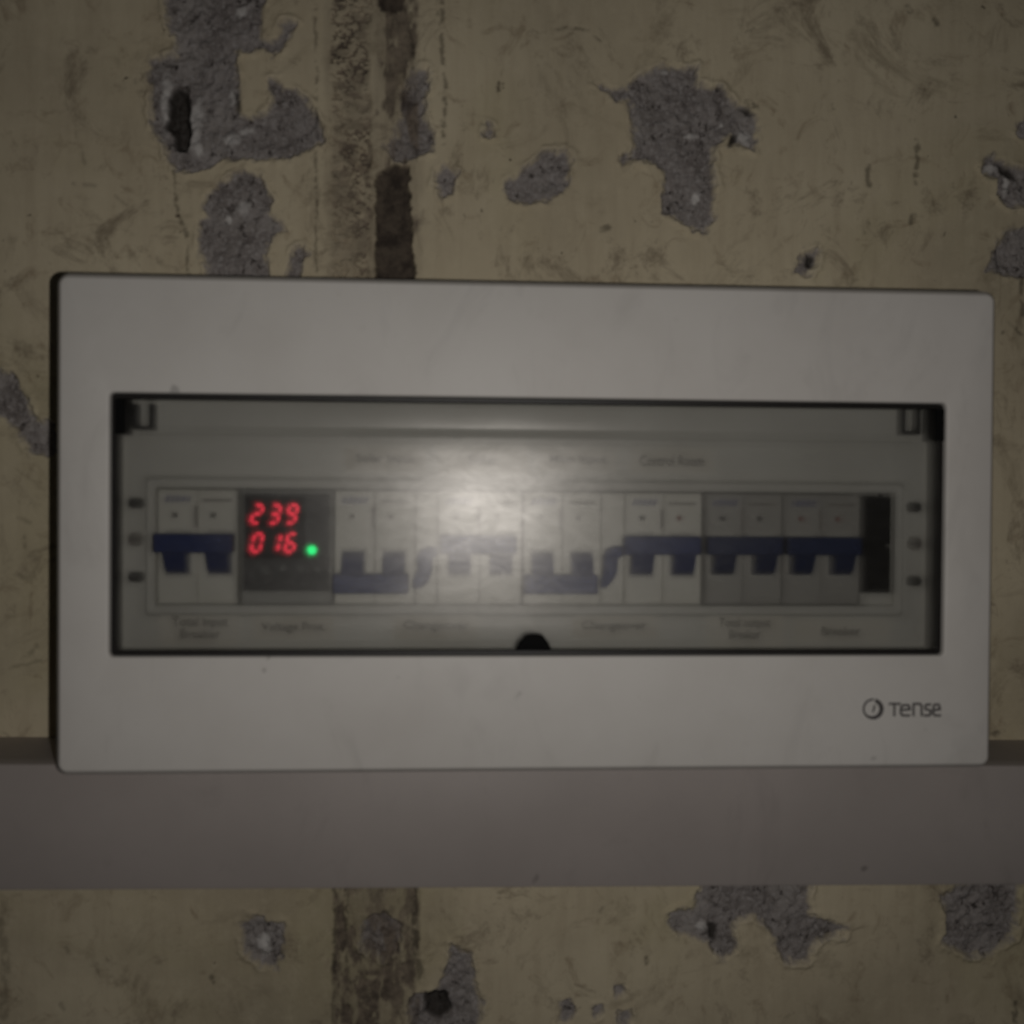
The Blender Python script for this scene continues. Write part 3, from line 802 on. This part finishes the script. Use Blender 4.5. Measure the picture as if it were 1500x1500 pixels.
breaker(231, 348, 'ivory two pole circuit breaker at the far left beside the red display', True, M_BREAK, toggle_px=(226, 341))
breaker(490, 608, 'ivory circuit breaker switched down, immediately right of the red display', False, M_BREAK, toggle_px=(488, 599), dots=('g', 'g'))
breaker(641, 764, 'ivory circuit breaker with raised toggle washed out by the flash glare', True, M_BREAK, toggle_px=(645, 757), dots=('g', 'g'))
breaker(767, 880, 'ivory circuit breaker switched down, just right of the flash glare', False, M_BREAK, toggle_px=(768, 876), dots=('g', 'g'))
breaker(915, 1027, 'ivory circuit breaker with raised toggle touched by the right blue interlock piece', True, M_BREAK, toggle_px=(914, 1026), dots=('k', 'r'))
breaker(1032, 1145, 'greyish circuit breaker, left one of the pair beside the black gap', True, M_GREY, 1.5, toggle_px=(1036, 1147), dots=('k', 'k'))
breaker(1147, 1259, 'greyish circuit breaker directly left of the black gap', True, M_GREY, 1.5, toggle_px=(1153, 1262), dots=('r', 'r'))

def interlock(x0, x1, pts, label):
    u0, u1 = U(x0, FD), U(x1, FD)
    uc, vc = (u0 + u1) / 2, (VB0 + VB1) / 2
    t = thing('interlock_link', label, 'interlock', uc, vc, 14, 'blue links between paired breakers')
    b = MB(); b.box(u0 - uc + .1, u1 - uc - .1, VB0 - vc, VB1 - vc, 0, FD - 15, 0.4)
    b.box(u0 - uc + .2, u1 - uc - .2, vz(872) - vc, vz(726) - vc, FD - 15.4, FD - 14.3, 0.4)
    b.build('spacer_body', M_BREAK, t)
    c = MB(); P = []
    for x, y in pts:
        a, v = uv(x, y, FD + 6); P.append((a - uc, v - vc))
    P = P[::-1] if sum(P[i - 1][0] * P[i][1] - P[i][0] * P[i - 1][1] for i in range(len(P))) < 0 else P
    c.slab(P, FD - 14, FD - 14 + 5.0, 0.9)
    c.build('slider', M_NAVY, t)
interlock(608.5, 640.5, [(604, 850), (607, 842), (612, 834), (611, 815), (616, 805), (628, 801), (642, 801), (642, 813), (634, 818), (633, 838), (627, 853), (617, 862), (607, 863), (604, 861)],
          'navy interlock link between the display side breaker pair, left of the glare')
interlock(880.5, 914.5, [(880, 850), (884, 841), (885, 815), (890, 804), (902, 800), (915, 800), (915, 813), (906, 819), (905, 838), (898, 852), (889, 861), (880, 863)],
          'navy interlock link right of the glare, stepping up to a raised toggle')

# ------------------------------------------------------------------ voltage protector with red display
def meter():
    u0, u1 = U(353, FD), U(487, FD)
    uc, vc = (u0 + u1) / 2, (VB0 + VB1) / 2
    t = thing('voltage_protector', 'dark voltage protector module showing red digits 239 and 016', 'voltage meter', uc, vc, 14)
    F = FD - 14
    b = MB(); b.box(u0 - uc + .1, u1 - uc - .1, VB0 - vc, VB1 - vc, 0, F - 0.8, 0.5)
    b.build('body', M_METERB, t)
    Q = lambda x, y: (uv(x, y, FD)[0] - uc, uv(x, y, FD)[1] - vc)
    a, v1 = Q(357, 722); c, v0 = Q(482, 866)
    b = MB(); b.box(a, c, v0, v1, F - 1.5, F, 0.4, 0.8); face = b.build('face_plate', M_METER, t)
    a, v1 = Q(361, 727); c, v0 = Q(447, 818)
    b = MB(); b.box(a, c, v0, v1, F - 0.5, F + 0.35, 0.15, 0.5); disp = b.build('display', M_BLACK, t)
    SEG = {'0': 'abcdef', '1': 'bc', '2': 'abged', '3': 'abgcd', '6': 'acdefg', '9': 'abcdfg'}
    def digit(ch, x, y, w, h):
        sl = 0.23
        th = 4.2
        X = lambda fx, fy: (x + fx * w + (0.5 - fy) * h * sl, y + fy * h)
        ends = {'a': (0, 0, 1, 0), 'b': (1, 0, 1, .5), 'c': (1, .5, 1, 1), 'd': (0, 1, 1, 1), 'e': (0, .5, 0, 1), 'f': (0, 0, 0, .5), 'g': (0, .5, 1, .5)}
        m = MB()
        for s_ in SEG[ch]:
            e = ends[s_]
            p0, p1 = X(e[0], e[1]), X(e[2], e[3])
            dx, dy = p1[0] - p0[0], p1[1] - p0[1]; l = math.hypot(dx, dy); dx /= l; dy /= l
            p0 = (p0[0] + dx * 1.0, p0[1] + dy * 1.0); p1 = (p1[0] - dx * 1.0, p1[1] - dy * 1.0)
            nx, ny = -dy * th / 2, dx * th / 2
            hx = [(p0[0], p0[1]), (p0[0] + dx * th / 2 - nx, p0[1] + dy * th / 2 - ny), (p1[0] - dx * th / 2 - nx, p1[1] - dy * th / 2 - ny), (p1[0], p1[1]),
                  (p1[0] - dx * th / 2 + nx, p1[1] - dy * th / 2 + ny), (p0[0] + dx * th / 2 + nx, p0[1] + dy * th / 2 + ny)]
            i = m.pts([(*Q(*h_), F + 0.42) for h_ in hx]); m.face(range(i, i + 6))
        m.build('digit', M_RED, disp, recalc=True)
    for ch, x in zip('239', (371, 397, 422)): digit(ch, x, 740, 12.5, 26)
    for ch, x in zip('016', (371, 397, 420)): digit(ch, x, 782, 12.5, 26)
    u, v = Q(457.5, 805.5)
    n = 18
    ring = lambda r, d: [(u + r * math.cos(2 * math.pi * i / n), v + r * math.sin(2 * math.pi * i / n), d) for i in range(n)]
    b = MB(); b.loops([ring(2.0, F - .3), ring(2.0, F + .5), ring(1.5, F + 1.1), ring(0.8, F + 1.5)], False, True)
    b.build('status_light', M_GREEN, t, True)
    for x in (386, 411, 437, 464):
        u, v = Q(x, 834)
        b = MB(); b.box(u - 2.2, u + 2.2, v - 1.9, v + 1.9, F - .3, F + .9, 0.4, 0.8); b.build('button', M_BTN, t, True)
meter()
